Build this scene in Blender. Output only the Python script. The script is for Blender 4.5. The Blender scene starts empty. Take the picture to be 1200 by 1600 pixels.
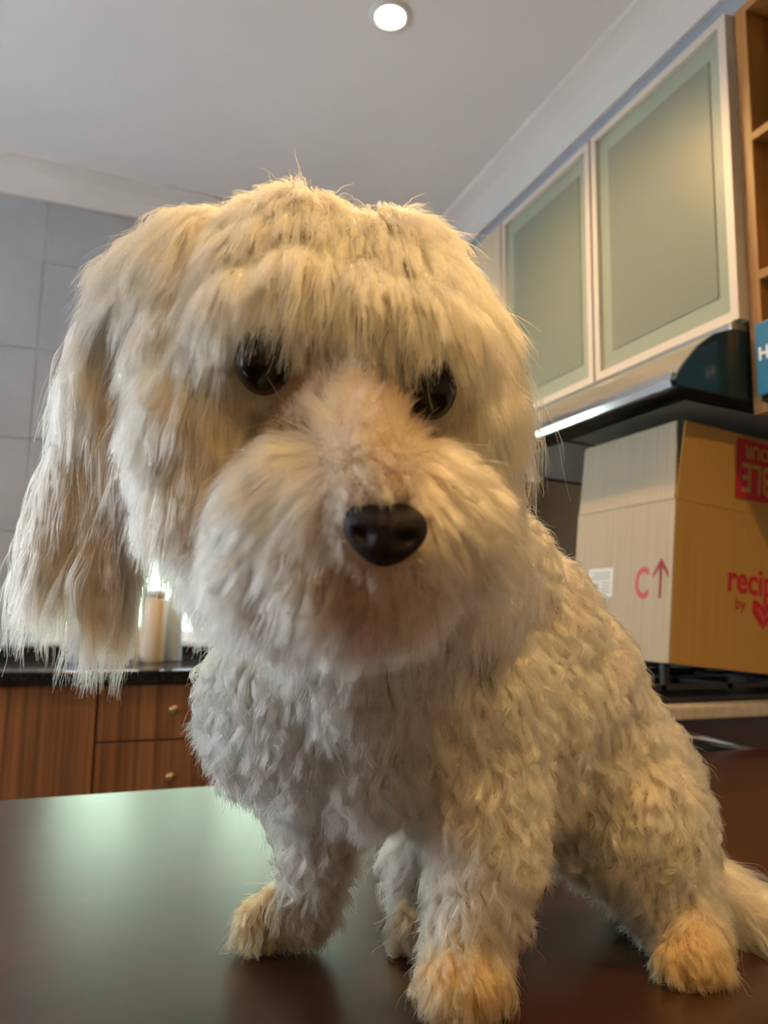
import bpy, bmesh, math, random
import numpy as np
from mathutils import Matrix, Vector
from mathutils.kdtree import KDTree
random.seed(4)
RNG = np.random.default_rng(11)
SC = bpy.context.scene
COL = SC.collection

# ---------------------------------------------------------------- camera
YAW, PITCH, ROLL, FPX = 0.36597655, 0.13041367, 0.0155624, 1162.66
CAM = np.array([0.0, 0.0, 1.04])
_f = np.array([math.sin(YAW)*math.cos(PITCH), math.cos(YAW)*math.cos(PITCH), math.sin(PITCH)])
_r = np.array([math.cos(YAW), -math.sin(YAW), 0.0])
_u = np.cross(_r, _f)
RIGHT = math.cos(ROLL)*_r + math.sin(ROLL)*_u
UP = -math.sin(ROLL)*_r + math.cos(ROLL)*_u
FWD = _f
cam = bpy.data.cameras.new('camera')
camo = bpy.data.objects.new('camera', cam)
COL.objects.link(camo)
camo.matrix_world = Matrix(((RIGHT[0], UP[0], -FWD[0], CAM[0]), (RIGHT[1], UP[1], -FWD[1], CAM[1]),
                            (RIGHT[2], UP[2], -FWD[2], CAM[2]), (0, 0, 0, 1)))
cam.sensor_fit = 'VERTICAL'
cam.sensor_height = 36
cam.lens = FPX*36/1600
cam.clip_start = 0.02
cam.dof.use_dof = True
cam.dof.focus_distance = 0.47
cam.dof.aperture_fstop = 9.0
SC.camera = camo

# ---------------------------------------------------------------- light, exposure
SC.view_settings.view_transform = 'Standard'
SC.view_settings.look = 'None'
SC.view_settings.gamma = 1
SC.view_settings.exposure = 0.5
world = bpy.data.worlds.new('sky')
SC.world = world
world.use_nodes = True
bg = world.node_tree.nodes['Background']
bg.inputs[0].default_value = (0.80, 0.91, 1.0, 1)
bg.inputs[1].default_value = 11.0
LAMP_W = 36
LAMP_COL = (1.0, 0.60, 0.21)
BULB_COL = (1.0, 0.80, 0.50)

sun = bpy.data.lights.new('sun', 'SUN')
sun.energy = 170
sun.color = (1.0, 0.96, 0.88)
sun.angle = math.radians(1.5)
suno = bpy.data.objects.new('sun', sun)
COL.objects.link(suno)
suno.rotation_euler = (math.radians(34), math.radians(-10), 0)      # high sun over the house, onto the garden


def portal(name, loc, rot, sx, sy):
    l = bpy.data.lights.new(name, 'AREA')
    l.shape = 'RECTANGLE'
    l.size, l.size_y = sx, sy
    l.cycles.is_portal = True
    o = bpy.data.objects.new(name, l)
    COL.objects.link(o)
    o.location = loc
    o.rotation_euler = rot


portal('window_portal', (0.37, 2.66, 1.19), (-math.pi/2, 0, 0), 1.15, 0.54)
portal('side_portal', (-2.13, 1.5, 1.45), (0, -math.pi/2, 0), 1.1, 1.0)


# ---------------------------------------------------------------- materials
def mat(name, col, rough=0.5, metal=0.0, spec=0.5, coat=0.0, **kw):
    m = bpy.data.materials.new(name)
    m.use_nodes = True
    b = m.node_tree.nodes['Principled BSDF']
    b.inputs['Base Color'].default_value = (*col, 1)
    b.inputs['Roughness'].default_value = rough
    b.inputs['Metallic'].default_value = metal
    b.inputs['Specular IOR Level'].default_value = spec
    b.inputs['Coat Weight'].default_value = coat
    for k, v in kw.items():
        b.inputs[k.replace('_', ' ')].default_value = v
    return m


def noise_mat(name, c1, c2, scale=(1, 1, 1), ns=5.0, rough=0.5, bump=0.0, detail=6, spec=0.5, coat=0.0, lo=0.35, hi=0.65, r2=None):
    m = mat(name, c1, rough, 0, spec, coat)
    t = m.node_tree
    b = t.nodes['Principled BSDF']
    tc = t.nodes.new('ShaderNodeTexCoord')
    mp = t.nodes.new('ShaderNodeMapping')
    mp.inputs['Scale'].default_value = scale
    n = t.nodes.new('ShaderNodeTexNoise')
    n.inputs['Scale'].default_value = ns
    n.inputs['Detail'].default_value = detail
    cr = t.nodes.new('ShaderNodeValToRGB')
    cr.color_ramp.elements[0].position = lo
    cr.color_ramp.elements[1].position = hi
    cr.color_ramp.elements[0].color = (*c1, 1)
    cr.color_ramp.elements[1].color = (*c2, 1)
    t.links.new(tc.outputs['Object'], mp.inputs[0])
    t.links.new(mp.outputs[0], n.inputs['Vector'])
    t.links.new(n.outputs[0], cr.inputs[0])
    t.links.new(cr.outputs[0], b.inputs['Base Color'])
    if bump:
        bp = t.nodes.new('ShaderNodeBump')
        bp.inputs['Strength'].default_value = bump
        bp.inputs['Distance'].default_value = 0.002
        t.links.new(n.outputs[0], bp.inputs['Height'])
        t.links.new(bp.outputs[0], b.inputs['Normal'])
    return m


M = {}
M['ceiling'] = noise_mat('ceiling_paint', (0.80, 0.79, 0.80), (0.83, 0.82, 0.83), ns=2, rough=0.9, spec=0.2)
M['cornice'] = noise_mat('cornice_plaster', (0.66, 0.64, 0.62), (0.70, 0.68, 0.66), ns=4, rough=0.8, spec=0.2)
M['paint'] = noise_mat('wall_paint', (0.66, 0.66, 0.66), (0.70, 0.70, 0.70), ns=3, rough=0.85, spec=0.2)
M['bulkhead'] = mat('bulkhead_shade', (0.30, 0.34, 0.40), 0.8, spec=0.2)  # blue-grey shade between cornice and cabinets put into the bulkhead colour
M['tile'] = noise_mat('wall_tile_glaze', (0.36, 0.37, 0.39), (0.40, 0.41, 0.43), ns=6, rough=0.28)
M['grout'] = noise_mat('grout', (0.35, 0.36, 0.38), (0.38, 0.39, 0.41), ns=60, rough=0.9)
M['floor'] = noise_mat('floor_tile', (0.20, 0.16, 0.12), (0.26, 0.21, 0.16), ns=4, rough=0.4)
M['teak'] = noise_mat('striped_teak', (0.085, 0.030, 0.011), (0.27, 0.115, 0.040), scale=(55, 55, 0.7), ns=1.7, rough=0.42, bump=0.1, lo=0.3, hi=0.72)
M['teak2'] = noise_mat('golden_teak', (0.21, 0.092, 0.022), (0.42, 0.205, 0.055), scale=(30, 30, 0.8), ns=1.8, rough=0.45, bump=0.1, lo=0.3, hi=0.72)
M['table'] = noise_mat('dark_red_table', (0.030, 0.0095, 0.006), (0.046, 0.015, 0.009), scale=(0.8, 12, 1), ns=3, rough=0.30, lo=0.3, hi=0.7, spec=0.55)
M['granite'] = noise_mat('black_granite', (0.010, 0.010, 0.012), (0.05, 0.05, 0.055), ns=160, rough=0.10, lo=0.55, hi=0.75)
M['stone'] = noise_mat('cream_stone', (0.42, 0.37, 0.29), (0.52, 0.47, 0.38), ns=60, rough=0.35)
M['alu'] = mat('brushed_aluminium', (0.66, 0.60, 0.52), 0.5, 0.2)
M['alud'] = mat('aluminium_trim', (0.52, 0.57, 0.60), 0.25, 0.8)
M['cream'] = noise_mat('cream_laminate', (0.54, 0.45, 0.32), (0.62, 0.52, 0.38), scale=(30, 30, 1), ns=1.2, rough=0.45)
M['glass'] = mat('frosted_olive_glass', (0.185, 0.205, 0.155), 0.42, spec=0.6)
M['glassb'] = mat('frosted_border_glass', (0.29, 0.33, 0.255), 0.42, spec=0.6)
M['steel'] = mat('stainless_steel', (0.66, 0.60, 0.54), 0.22, 0.85)
M['steelb'] = mat('polished_steel', (0.86, 0.90, 0.95), 0.12, 1.0)
M['black'] = mat('black_enamel', (0.008, 0.008, 0.009), 0.25)
M['iron'] = mat('cast_iron', (0.012, 0.012, 0.013), 0.6)
M['dglass'] = mat('dark_blue_glass', (0.015, 0.035, 0.045), 0.12, coat=0.5)
M['filter'] = mat('filter_mesh', (0.50, 0.48, 0.45), 0.6, 0.0)
M['brass'] = mat('aged_brass', (0.42, 0.30, 0.16), 0.3, 0.9)
M['white'] = mat('white_paint', (0.74, 0.75, 0.77), 0.4)
M['splash'] = mat('brown_glass_splashback', (0.055, 0.030, 0.010), 0.35)
M['kraft'] = noise_mat('kraft_side', (0.42, 0.355, 0.27), (0.47, 0.395, 0.30), scale=(1, 60, 1), ns=3, rough=0.8, spec=0.2)
M['kraft2'] = noise_mat('kraft_front', (0.40, 0.23, 0.06), (0.44, 0.26, 0.07), scale=(60, 1, 1), ns=3, rough=0.8, spec=0.2)
M['red'] = mat('red_ink', (0.42, 0.006, 0.012), 0.7)
M['pinkred'] = mat('pink_red_ink', (0.52, 0.085, 0.105), 0.7)
M['rust'] = mat('orange_ink', (0.33, 0.045, 0.01), 0.7)
M['label'] = mat('label_paper', (0.72, 0.73, 0.72), 0.6)
M['grey'] = mat('grey_ink', (0.32, 0.34, 0.36), 0.7)
M['blue'] = mat('blue_card', (0.020, 0.155, 0.265), 0.4)
M['pink'] = mat('pink_plastic', (0.62, 0.20, 0.33), 0.35)
M['lilac'] = mat('lilac_plastic', (0.62, 0.52, 0.72), 0.35)
M['beige'] = mat('beige_plastic', (0.74, 0.62, 0.46), 0.35)
M['bluew'] = mat('pale_blue_plastic', (0.60, 0.78, 0.95), 0.3)
M['orange'] = mat('orange_plastic', (0.80, 0.28, 0.05), 0.4)
M['yellow'] = mat('pale_yellow_plastic', (0.80, 0.66, 0.36), 0.4)
M['hedge'] = noise_mat('hedge_leaf', (0.038, 0.072, 0.048), (0.062, 0.10, 0.074), ns=20, rough=0.7)
M['paving'] = noise_mat('pale_mossy_paving', (0.46, 0.47, 0.50), (0.58, 0.58, 0.61), ns=12, rough=0.9)
M['eye'] = mat('eye_brown_black', (0.004, 0.003, 0.003), 0.16, spec=0.3)
M['nose'] = noise_mat('nose_leather', (0.006, 0.005, 0.006), (0.016, 0.013, 0.015), ns=500, rough=0.55, spec=0.3, bump=0.3)
M['skin'] = mat('dog_skin', (0.52, 0.38, 0.28), 0.7)
M['lid'] = mat('eyelid_dark', (0.02, 0.012, 0.012), 0.5)
gl = mat('window_glass', (1, 1, 1), 0.0)
gt = gl.node_tree
tr = gt.nodes.new('ShaderNodeBsdfTransparent'); gg = gt.nodes.new('ShaderNodeBsdfGlossy'); mx = gt.nodes.new('ShaderNodeMixShader')
gg.inputs['Roughness'].default_value = 0.0
mx.inputs[0].default_value = 0.06
gt.links.new(tr.outputs[0], mx.inputs[1]); gt.links.new(gg.outputs[0], mx.inputs[2])
gt.links.new(mx.outputs[0], gt.nodes['Material Output'].inputs[0])
M['pane'] = gl
em = mat('lamp_lens', (1, 1, 1), 0.3)
eb = em.node_tree.nodes['Principled BSDF']
eb.inputs['Emission Color'].default_value = (*BULB_COL, 1)
eb.inputs['Emission Strength'].default_value = 22
M['lens'] = em


# ---------------------------------------------------------------- helpers
def link(name, me, m, parent=None):
    o = bpy.data.objects.new(name, me)
    if m is not None and me is not None:
        me.materials.append(M[m] if isinstance(m, str) else m)
    COL.objects.link(o)
    if parent is not None:
        o.parent = parent
    return o


def obj(name, bm, m, parent=None, bevel=0.0, smooth=False):
    if bevel > 0:
        bmesh.ops.bevel(bm, geom=list(bm.edges), offset=bevel, segments=2, affect='EDGES', profile=0.6)
    me = bpy.data.meshes.new(name)
    bm.normal_update()
    bm.to_mesh(me)
    bm.free()
    if smooth:
        for p in me.polygons:
            p.use_smooth = True
    return link(name, me, m, parent)


def box(a, b, bm=None):
    bm = bm or bmesh.new()
    r = bmesh.ops.create_cube(bm, size=1)
    for v in r['verts']:
        v.co = Vector([(a[i]+b[i])/2 + v.co[i]*(b[i]-a[i]) for i in range(3)])
    return bm


def lathe(prof, seg=32, centre=(0, 0, 0)):
    bm = bmesh.new()
    rings = []
    for r, z in prof:
        if r < 1e-6:
            rings.append([bm.verts.new((centre[0], centre[1], centre[2]+z))])
        else:
            rings.append([bm.verts.new((centre[0]+r*math.cos(2*math.pi*k/seg), centre[1]+r*math.sin(2*math.pi*k/seg), centre[2]+z)) for k in range(seg)])
    for a, b in zip(rings, rings[1:]):
        for k in range(seg):
            q = [a[k % len(a)], a[(k+1) % len(a)], b[(k+1) % len(b)], b[k % len(b)]]
            q2 = []
            for v in q:
                if v not in q2:
                    q2.append(v)
            if len(q2) > 2:
                bm.faces.new(q2)
    bmesh.ops.recalc_face_normals(bm, faces=bm.faces)
    return bm


def prism(pts, a, b, axis='Y'):
    """closed outline pts (u,v) extruded from a to b along axis"""
    bm = bmesh.new()

    def P(u, v, w):
        return {'Y': (u, w, v), 'X': (w, u, v), 'Z': (u, v, w)}[axis]
    A = [bm.verts.new(P(u, v, a)) for u, v in pts]
    B = [bm.verts.new(P(u, v, b)) for u, v in pts]
    n = len(pts)
    bm.faces.new(A); bm.faces.new(B[::-1])
    for i in range(n):
        bm.faces.new([A[i], B[i], B[(i+1) % n], A[(i+1) % n]])
    bmesh.ops.recalc_face_normals(bm, faces=bm.faces)
    return bm


def tag(o, label=None, cat=None, group=None, kind=None):
    if label: o['label'] = label
    if cat: o['category'] = cat
    if group: o['group'] = group
    if kind: o['kind'] = kind
    return o


def thing(name, label, cat, loc=(0, 0, 0), group=None):
    o = bpy.data.objects.new(name, None)
    o.empty_display_size = 0.05
    COL.objects.link(o)
    o.location = loc
    return tag(o, label, cat, group)


def keep(o, parent):
    """parent an object built in world coordinates"""
    o.parent = parent
    o.matrix_parent_inverse = Matrix.Translation(parent.location).inverted()
    return o


def part(name, bm, m, parent, bevel=0.0, smooth=False):
    return keep(obj(name, bm, m, None, bevel, smooth), parent)


def sub(name, bm, m, parent, bevel=0.0, smooth=False):
    o = obj(name, bm, m, None, bevel, smooth)
    o.parent = parent
    r = parent.parent
    if r is not None:
        o.matrix_parent_inverse = Matrix.Translation(r.location).inverted() if False else Matrix.Identity(4)
    return o


def structure(name, bm, m, bevel=0.0):
    return tag(obj(name, bm, m, None, bevel), kind='structure')


# ---------------------------------------------------------------- the room
XL, XR, YB, YF, ZC = -2.1, 1.56, -2.2, 2.61, 2.48
structure('floor', box((XL-.1, YB-.1, -.08), (XR+.1, YF+.1, 0)), 'floor')
structure('ceiling', box((XL-.1, YB-.1, ZC), (XR+.1, YF+.1, ZC+.1)), 'ceiling')
WX0, WX1, WZ0, WZ1 = -0.13, 0.95, 0.93, 1.45           # kitchen window
w = box((XL-.1, YF, 0), (WX0, YF+.12, ZC))
box((WX1, YF, 0), (XR+.1, YF+.12, ZC), w); box((WX0, YF, 0), (WX1, YF+.12, WZ0), w); box((WX0, YF, WZ1), (WX1, YF+.12, ZC), w)
wall_back = structure('wall_back', w, 'grout')
structure('wall_right', box((XR, YB, 0), (XR+.1, YF, ZC)), 'paint')
structure('wall_front', box((XL, YB-.1, 0), (XR, YB, ZC)), 'paint')
SY0, SY1, SZ0, SZ1 = 1.0, 2.0, 0.90, 2.0             # wide side window, out of frame
w = box((XL-.1, YB, 0), (XL, SY0, ZC))
box((XL-.1, SY1, 0), (XL, YF, ZC), w); box((XL-.1, SY0, 0), (XL, SY1, SZ0), w); box((XL-.1, SY0, SZ1), (XL, SY1, ZC), w)
structure('wall_left', w, 'paint')
# large wall tiles, each a piece of the back wall
TW, TH, G = 0.60, 0.30, 0.0016
x = -0.228 - 3*TW
while x < XR:
    z = 2.168 - 5*TH
    while z < ZC:
        x0, x1, z0, z1 = max(x+G/2, XL), min(x+TW-G/2, XR), max(z+G/2, 0.91), min(z+TH-G/2, 2.40)
        rects = [(x0, x1, z0, z1)]
        if x1 > WX0 and x0 < WX1 and z1 > WZ0 and z0 < WZ1:
            rects = [(x0, WX0, z0, z1), (WX1, x1, z0, z1), (max(x0, WX0), min(x1, WX1), max(z0, WZ1), z1), (max(x0, WX0), min(x1, WX1), z0, min(z1, WZ0))]
        for a, b, c, d in rects:
            if b-a > .02 and d-c > .012:
                t = obj('tile', box((a, YF-.008, c), (b, YF+.002, d)), 'tile', wall_back, 0.001)
        z += TH
    x += TW
# cornices
cz = [(0, 0), (0, -.098), (.010, -.098), (.016, -.085), (.030, -.060), (.052, -.034), (.075, -.018), (.088, -.012), (.088, 0)]
structure('trim_1', prism([(YF-.008-p, ZC+q) for p, q in cz], XL, 1.18, 'X'), 'cornice')
BX = 1.20
structure('wall_bulkhead', box((BX, YB, 2.291), (XR, YF-.01, ZC)), 'bulkhead')
structure('trim_2', prism([(BX-p, ZC+q) for p, q in [(a*1.1, b*1.15) for a, b in cz]], YB, YF-.01, 'Y'), 'cornice')
# kitchen window
win = tag(bpy.data.objects.new('window_1', None), kind='structure')
COL.objects.link(win)
fr = box((WX0, YF-.015, WZ0), (WX0+.045, YF+.06, WZ1))
box((WX1-.045, YF-.015, WZ0), (WX1, YF+.06, WZ1), fr); box((WX0+.045, YF-.015, WZ1-.045), (WX1-.045, YF+.06, WZ1), fr); box((WX0+.045, YF-.015, WZ0), (WX1-.045, YF+.06, WZ0+.03), fr)
box((WX0-.028, YF-.016, WZ0-.005), (WX0+.004, YF-.0085, WZ1+.028), fr); box((WX1-.004, YF-.016, WZ0-.005), (WX1+.028, YF-.0085, WZ1+.028), fr); box((WX0+.004, YF-.0165, WZ1-.004), (WX1-.004, YF-.0085, WZ1+.028), fr)
box((.37, YF, WZ0+.03), (.41, YF+.05, WZ1-.045), fr)
part('window_frame', fr, 'white', win)
part('window_sill', box((WX0-.02, YF-.055, WZ0-.018), (WX1+.02, YF+.06, WZ0+.002)), 'white', win, .003)
part('pane', box((WX0+.045, YF+.025, WZ0+.03), (.37, YF+.031, WZ1-.045)), 'pane', win)
part('pane', box((.41, YF+.025, WZ0+.03), (WX1-.045, YF+.031, WZ1-.045)), 'pane', win)
win2 = tag(bpy.data.objects.new('window_2', None), kind='structure')
COL.objects.link(win2)
fr = box((XL-.08, SY0, SZ0), (XL+.01, SY0+.05, SZ1))
box((XL-.08, SY1-.05, SZ0), (XL+.01, SY1, SZ1), fr); box((XL-.08, SY0+.05, SZ0), (XL+.01, SY1-.05, SZ0+.05), fr); box((XL-.08, SY0+.05, SZ1-.05), (XL+.01, SY1-.05, SZ1), fr)
box((XL-.06, 1.48, SZ0+.05), (XL, 1.52, SZ1-.05), fr)
part('window_frame', fr, 'white', win2)
part('pane', box((XL-.04, SY0+.05, SZ0+.05), (XL-.035, SY1-.05, SZ1-.05)), 'pane', win2)
# garden outside
structure('ground_outside', box((-16, -8, -.3), (14, 18, -.12)), 'paving')
bm = bmesh.new()
for i in range(260):
    c = Vector((random.uniform(-5, 6), random.uniform(6.2, 7.2), random.uniform(-.1, 3.2)))
    r = bmesh.ops.create_icosphere(bm, subdivisions=2, radius=random.uniform(.6, .9), matrix=Matrix.Translation(c))
    for v in r['verts']:
        v.co += Vector((random.uniform(-1, 1), random.uniform(-1, 1), random.uniform(-1, 1)))*.09
hd = obj('hedge', bm, 'hedge')
tag(hd, 'pale green garden hedge seen blurred through the kitchen window', 'hedge', kind='stuff')

# ---------------------------------------------------------------- ceiling downlights
def downlight(x, y, label, watt=LAMP_W):
    t = thing('downlight', label, 'ceiling light', (x, y, ZC), 'recessed ceiling downlights')
    part('trim_ring', lathe([(.036, 0.001), (.036, -.004), (.040, -.007), (.050, -.005), (.052, 0.001)], 40, (x, y, ZC)), 'white', t, smooth=True)
    part('lens', lathe([(0, -.003), (.036, -.003), (.036, .001)], 32, (x, y, ZC)), 'lens', t)
    l = bpy.data.lights.new('downlight_bulb', 'SPOT')
    l.energy = watt
    l.color = LAMP_COL
    l.spot_size = math.radians(150)
    l.spot_blend = 0.9
    l.shadow_soft_size = 0.035
    o = bpy.data.objects.new('downlight_bulb', l)
    COL.objects.link(o)
    o.location = (x, y, ZC-.045)
    return t


downlight(.586, 1.539, 'round white recessed downlight glowing warm in the ceiling above the dog')
downlight(.62, 0.02, 'round recessed downlight in the ceiling behind the camera, on the right', LAMP_W*1.1)
downlight(-.10, -1.15, 'added fill downlight, unseen in the ceiling far behind the camera', LAMP_W*1.8)  # added out of view as warm front fill for chest and ear

# ---------------------------------------------------------------- table
TT = 0.80
t = thing('dining_table', 'dark red-brown satin wooden table the dog sits on', 'table', (.2, .4, 0))
part('table_top', box((-1.0, -.42, TT-.035), (1.165, 1.062, TT)), 'table', t, .004)
ap = box((-.93, -.35, TT-.11), (1.10, -.325, TT-.035)); box((-.93, .975, TT-.11), (1.10, 1.0, TT-.035), ap)
box((-.93, -.325, TT-.11), (-.905, .975, TT-.035), ap); box((1.075, -.325, TT-.11), (1.10, .975, TT-.035), ap)
part('apron', ap, 'table', t)
for lx, ly in ((-.94, -.36), (1.04, -.36), (-.94, .94), (1.04, .94)):
    part('leg', prism([(lx, ly), (lx+.07, ly), (lx+.07, ly+.07), (lx, ly+.07)], 0, TT-.036, 'Z'), 'table', t, .004)

# ---------------------------------------------------------------- base cabinets under the window
CZ = 0.875
t = thing('base_cabinet', 'striped teak base cabinet with drawers under the window', 'cabinet', (-.1, 2.3, 0))
part('carcass', box((-1.3, 2.092, .10), (.76, 2.59, CZ-.032)), 'teak', t)
part('kickboard', box((-1.3, 2.14, 0), (.76, 2.16, .10)), 'black', t)
part('end_panel', box((-.245, 2.071, .11), (.018, 2.091, CZ-.036)), 'teak', t, .0012)
part('door', box((-1.28, 2.071, .11), (-.250, 2.091, CZ-.036)), 'teak', t, .0012)
zs = [.11, .30, .50, .694, CZ-.036]
for x0, x1 in ((.024, .395), (.400, .755)):
    for i, (a, b) in enumerate(zip(zs, zs[1:])):
        d = part('drawer', box((x0, 2.071, a+.0025), (x1, 2.091, b-.0025)), 'teak', t, .0015)
        k = lathe([(0, .024), (.008, .0235), (.0125, .019), (.0125, .015), (.006, .010), (.005, 0.0), (.009, -.001)], 20)
        bmesh.ops.rotate(k, cent=(0, 0, 0), matrix=Matrix.Rotation(math.pi/2, 3, 'X'), verts=k.verts)
        bmesh.ops.translate(k, vec=((x0+x1)/2, 2.071, (a+b)/2+.006), verts=k.verts)
        kk = obj('knob', k, 'brass', None, smooth=True)
        kk.parent = d
        kk.matrix_parent_inverse = (Matrix.Translation(t.location)).inverted() if False else Matrix.Identity(4)
        kk.location = (0, 0, 0)
t = thing('worktop', 'black granite worktop under the window with a low upstand', 'worktop', (-.1, 2.3, CZ))
part('slab', box((-1.32, 2.052, CZ-.031), (.775, 2.60, CZ)), 'granite', t, .004)
structure('trim_3', box((-1.32, 2.582, CZ+.0005), (.775, 2.60, .908)), 'granite', .002)

# things on that worktop
t = thing('bottle', 'tall beige bottle standing by the window behind the ear', 'bottle', (.165, 2.33, CZ))
part('body', lathe([(0, 0), (.033, 0), (.036, .004), (.036, .178), (.033, .184), (.031, .19), (0, .19)], 28, (.165, 2.33, CZ)), 'beige', t, smooth=True)
part('cap', lathe([(0, .212), (.030, .212), (.033, .208), (.033, .1905), (0, .1905)], 24, (.165, 2.33, CZ)), 'white', t, smooth=True)
t = thing('detergent_bottle', 'pale blue bottle right beside the beige bottle', 'bottle', (.226, 2.37, CZ))
part('body', lathe([(0, 0), (.026, 0), (.029, .004), (.029, .17), (.022, .19), (.012, .20), (.012, .215), (0, .215)], 28, (.226, 2.37, CZ)), 'bluew', t, smooth=True)
part('cap', lathe([(0, .245), (.012, .245), (.014, .24), (.014, .2155), (0, .2155)], 20, (.226, 2.37, CZ)), 'white', t, smooth=True)
t = thing('soap_dish', 'oval pink dish with lilac top on the window worktop', 'dish', (.060, 2.31, CZ))
bm = lathe([(0, .001), (.040, 0), (.060, .012), (.058, .016), (.038, .006), (0, .005)], 32, (.060, 2.31, CZ))
for v in bm.verts: v.co.y = 2.31+(v.co.y-2.31)*.7
part('dish', bm, 'pink', t, smooth=True)
bm = lathe([(0, .006), (.030, .007), (.040, .016), (.034, .026), (0, .029)], 28, (.066, 2.31, CZ))
for v in bm.verts: v.co.y = 2.31+(v.co.y-2.31)*.65
part('soap', bm, 'lilac', t, smooth=True)
t = thing('sponge_cup', 'small lilac-white cup left of the pink dish', 'cup', (-.03, 2.36, CZ))
part('body', lathe([(0, 0), (.030, 0), (.036, .085), (.038, .092), (.034, .092), (.028, .006), (0, .006)], 28, (-.03, 2.36, CZ)), 'lilac', t, smooth=True)
t = thing('round_tub', 'pale yellow tub with an orange disc peeking left of the bottle', 'tub', (.125, 2.44, CZ))
bm = lathe([(0, -.02), (.048, -.02), (.052, -.016), (.052, .016), (.048, .02), (0, .02)], 36)
bmesh.ops.rotate(bm, cent=(0, 0, 0), matrix=Matrix.Rotation(math.pi/2, 3, 'X'), verts=bm.verts)
bmesh.ops.translate(bm, vec=(.125, 2.44, CZ+.0525), verts=bm.verts)
part('tub', bm, 'yellow', t, smooth=True)
bm = lathe([(0, .003), (.026, .003), (.028, 0), (0, 0)], 28)
bmesh.ops.rotate(bm, cent=(0, 0, 0), matrix=Matrix.Rotation(math.pi/2, 3, 'X'), verts=bm.verts)
bmesh.ops.translate(bm, vec=(.125, 2.4198, CZ+.065), verts=bm.verts)
part('disc', bm, 'orange', t)

# ---------------------------------------------------------------- right-hand run
t = thing('stove_cabinet', 'dark brown base cabinet under the cream worktop with the cooktop', 'cabinet', (1.15, 1.6, 0))
part('carcass', box((.815, 1.102, .10), (1.555, 2.04, CZ-.026)), 'table', t)
part('kickboard', box((.87, 1.13, 0), (.89, 2.04, .10)), 'black', t)
for y0, y1 in ((1.104, 1.57), (1.574, 2.038)):
    d = part('door', box((.796, y0, .11), (.814, y1, CZ-.03)), 'table', t, .0015)
t = thing('stone_worktop', 'cream stone worktop edge below the cooktop', 'worktop', (1.15, 1.6, CZ))
part('slab', box((.785, 1.086, CZ-.024), (1.558, 2.048, CZ)), 'stone', t, .005)
# a slim dark tray with a bright rim leaning in the gap between table and cabinet
t = thing('oven_tray', 'dark metal oven tray with a shiny blue-grey rim behind the table', 'tray', (1.05, 1.083, .5))
pts = [(.80, .40), (1.15, .34), (1.19, .785), (.90, .845)]
part('tray_body', prism(pts, 1.072, 1.078, 'Y'), 'dglass', t)
a, b = Vector((.90, 1.075, .845)), Vector((1.19, 1.075, .785))
bm = bmesh.new()
bmesh.ops.create_cone(bm, cap_ends=True, segments=16, radius1=.0085, radius2=.0065, depth=(b-a).length)
bmesh.ops.transform(bm, matrix=Matrix.Translation((a+b)/2) @ (b-a).to_track_quat('Z', 'Y').to_matrix().to_4x4(), verts=bm.verts)
part('rim', bm, 'steelb', t, smooth=True)
# cooktop
t = thing('gas_cooktop', 'black gas cooktop with iron pan supports under the cardboard box', 'cooktop', (1.17, 1.42, CZ))
part('hob_plate', box((.86, 1.13, CZ), (1.47, 1.78, CZ+.012)), 'black', t, .003)
for cx, cy, rr in ((1.00, 1.27, .045), (1.00, 1.63, .035), (1.32, 1.27, .035), (1.32, 1.63, .045)):
    bn = part('burner', lathe([(0, 0), (rr+.012, 0), (rr+.010, .010), (rr, .012), (rr, .018), (rr-.006, .024), (0, .025)], 28, (cx, cy, CZ+.012)), 'alud', t, smooth=True)
for cy in (1.27, 1.63):
    g = bmesh.new()
    for px, py in ((.88, cy-.13), (1.44, cy-.13), (.88, cy+.13), (1.44, cy+.13)):
        box((px-.007, py-.007, CZ+.012), (px+.007, py+.007, CZ+.030), g)
    for py in (cy-.13, cy, cy+.13): box((.873, py-.006, CZ+.024), (1.447, py+.006, CZ+.033), g)
    for px in (.88, 1.0, 1.16, 1.32, 1.44): box((px-.006, cy-.136, CZ+.024), (px+.006, cy+.136, CZ+.033), g)
    for py in (cy-.10, cy+.10): box((1.026, py-.006, CZ+.030), (1.040, py+.006, .9455), g)
    part('pan_support', g, 'iron', t)
for k, cy in enumerate((1.30, 1.40, 1.50, 1.60)):
    part('knob', lathe([(0, .03), (.014, .03), (.017, .026), (.019, 0), (0, 0)], 20, (.875+.0, cy, CZ+.012)), 'steelb', t, smooth=True) if False else None

# splashback and small box behind
t = thing('splashback', 'dark brown glossy splashback on the wall below the range hood', 'splashback', (1.55, 1.8, CZ))
part('panel', box((1.548, 1.06, CZ+.001), (1.5595, 2.595, 1.615)), 'splash', t, .001)
t = thing('white_carton', 'small white carton standing behind the big cardboard box', 'box', (1.32, 1.93, CZ))
part('carton', box((1.25, 1.88, CZ+.001), (1.36, 1.98, 1.13)), 'white', t, .002)

# ---------------------------------------------------------------- upper cabinets
UX, UZ0, UZ1 = 1.15, 1.619, 2.288


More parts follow.
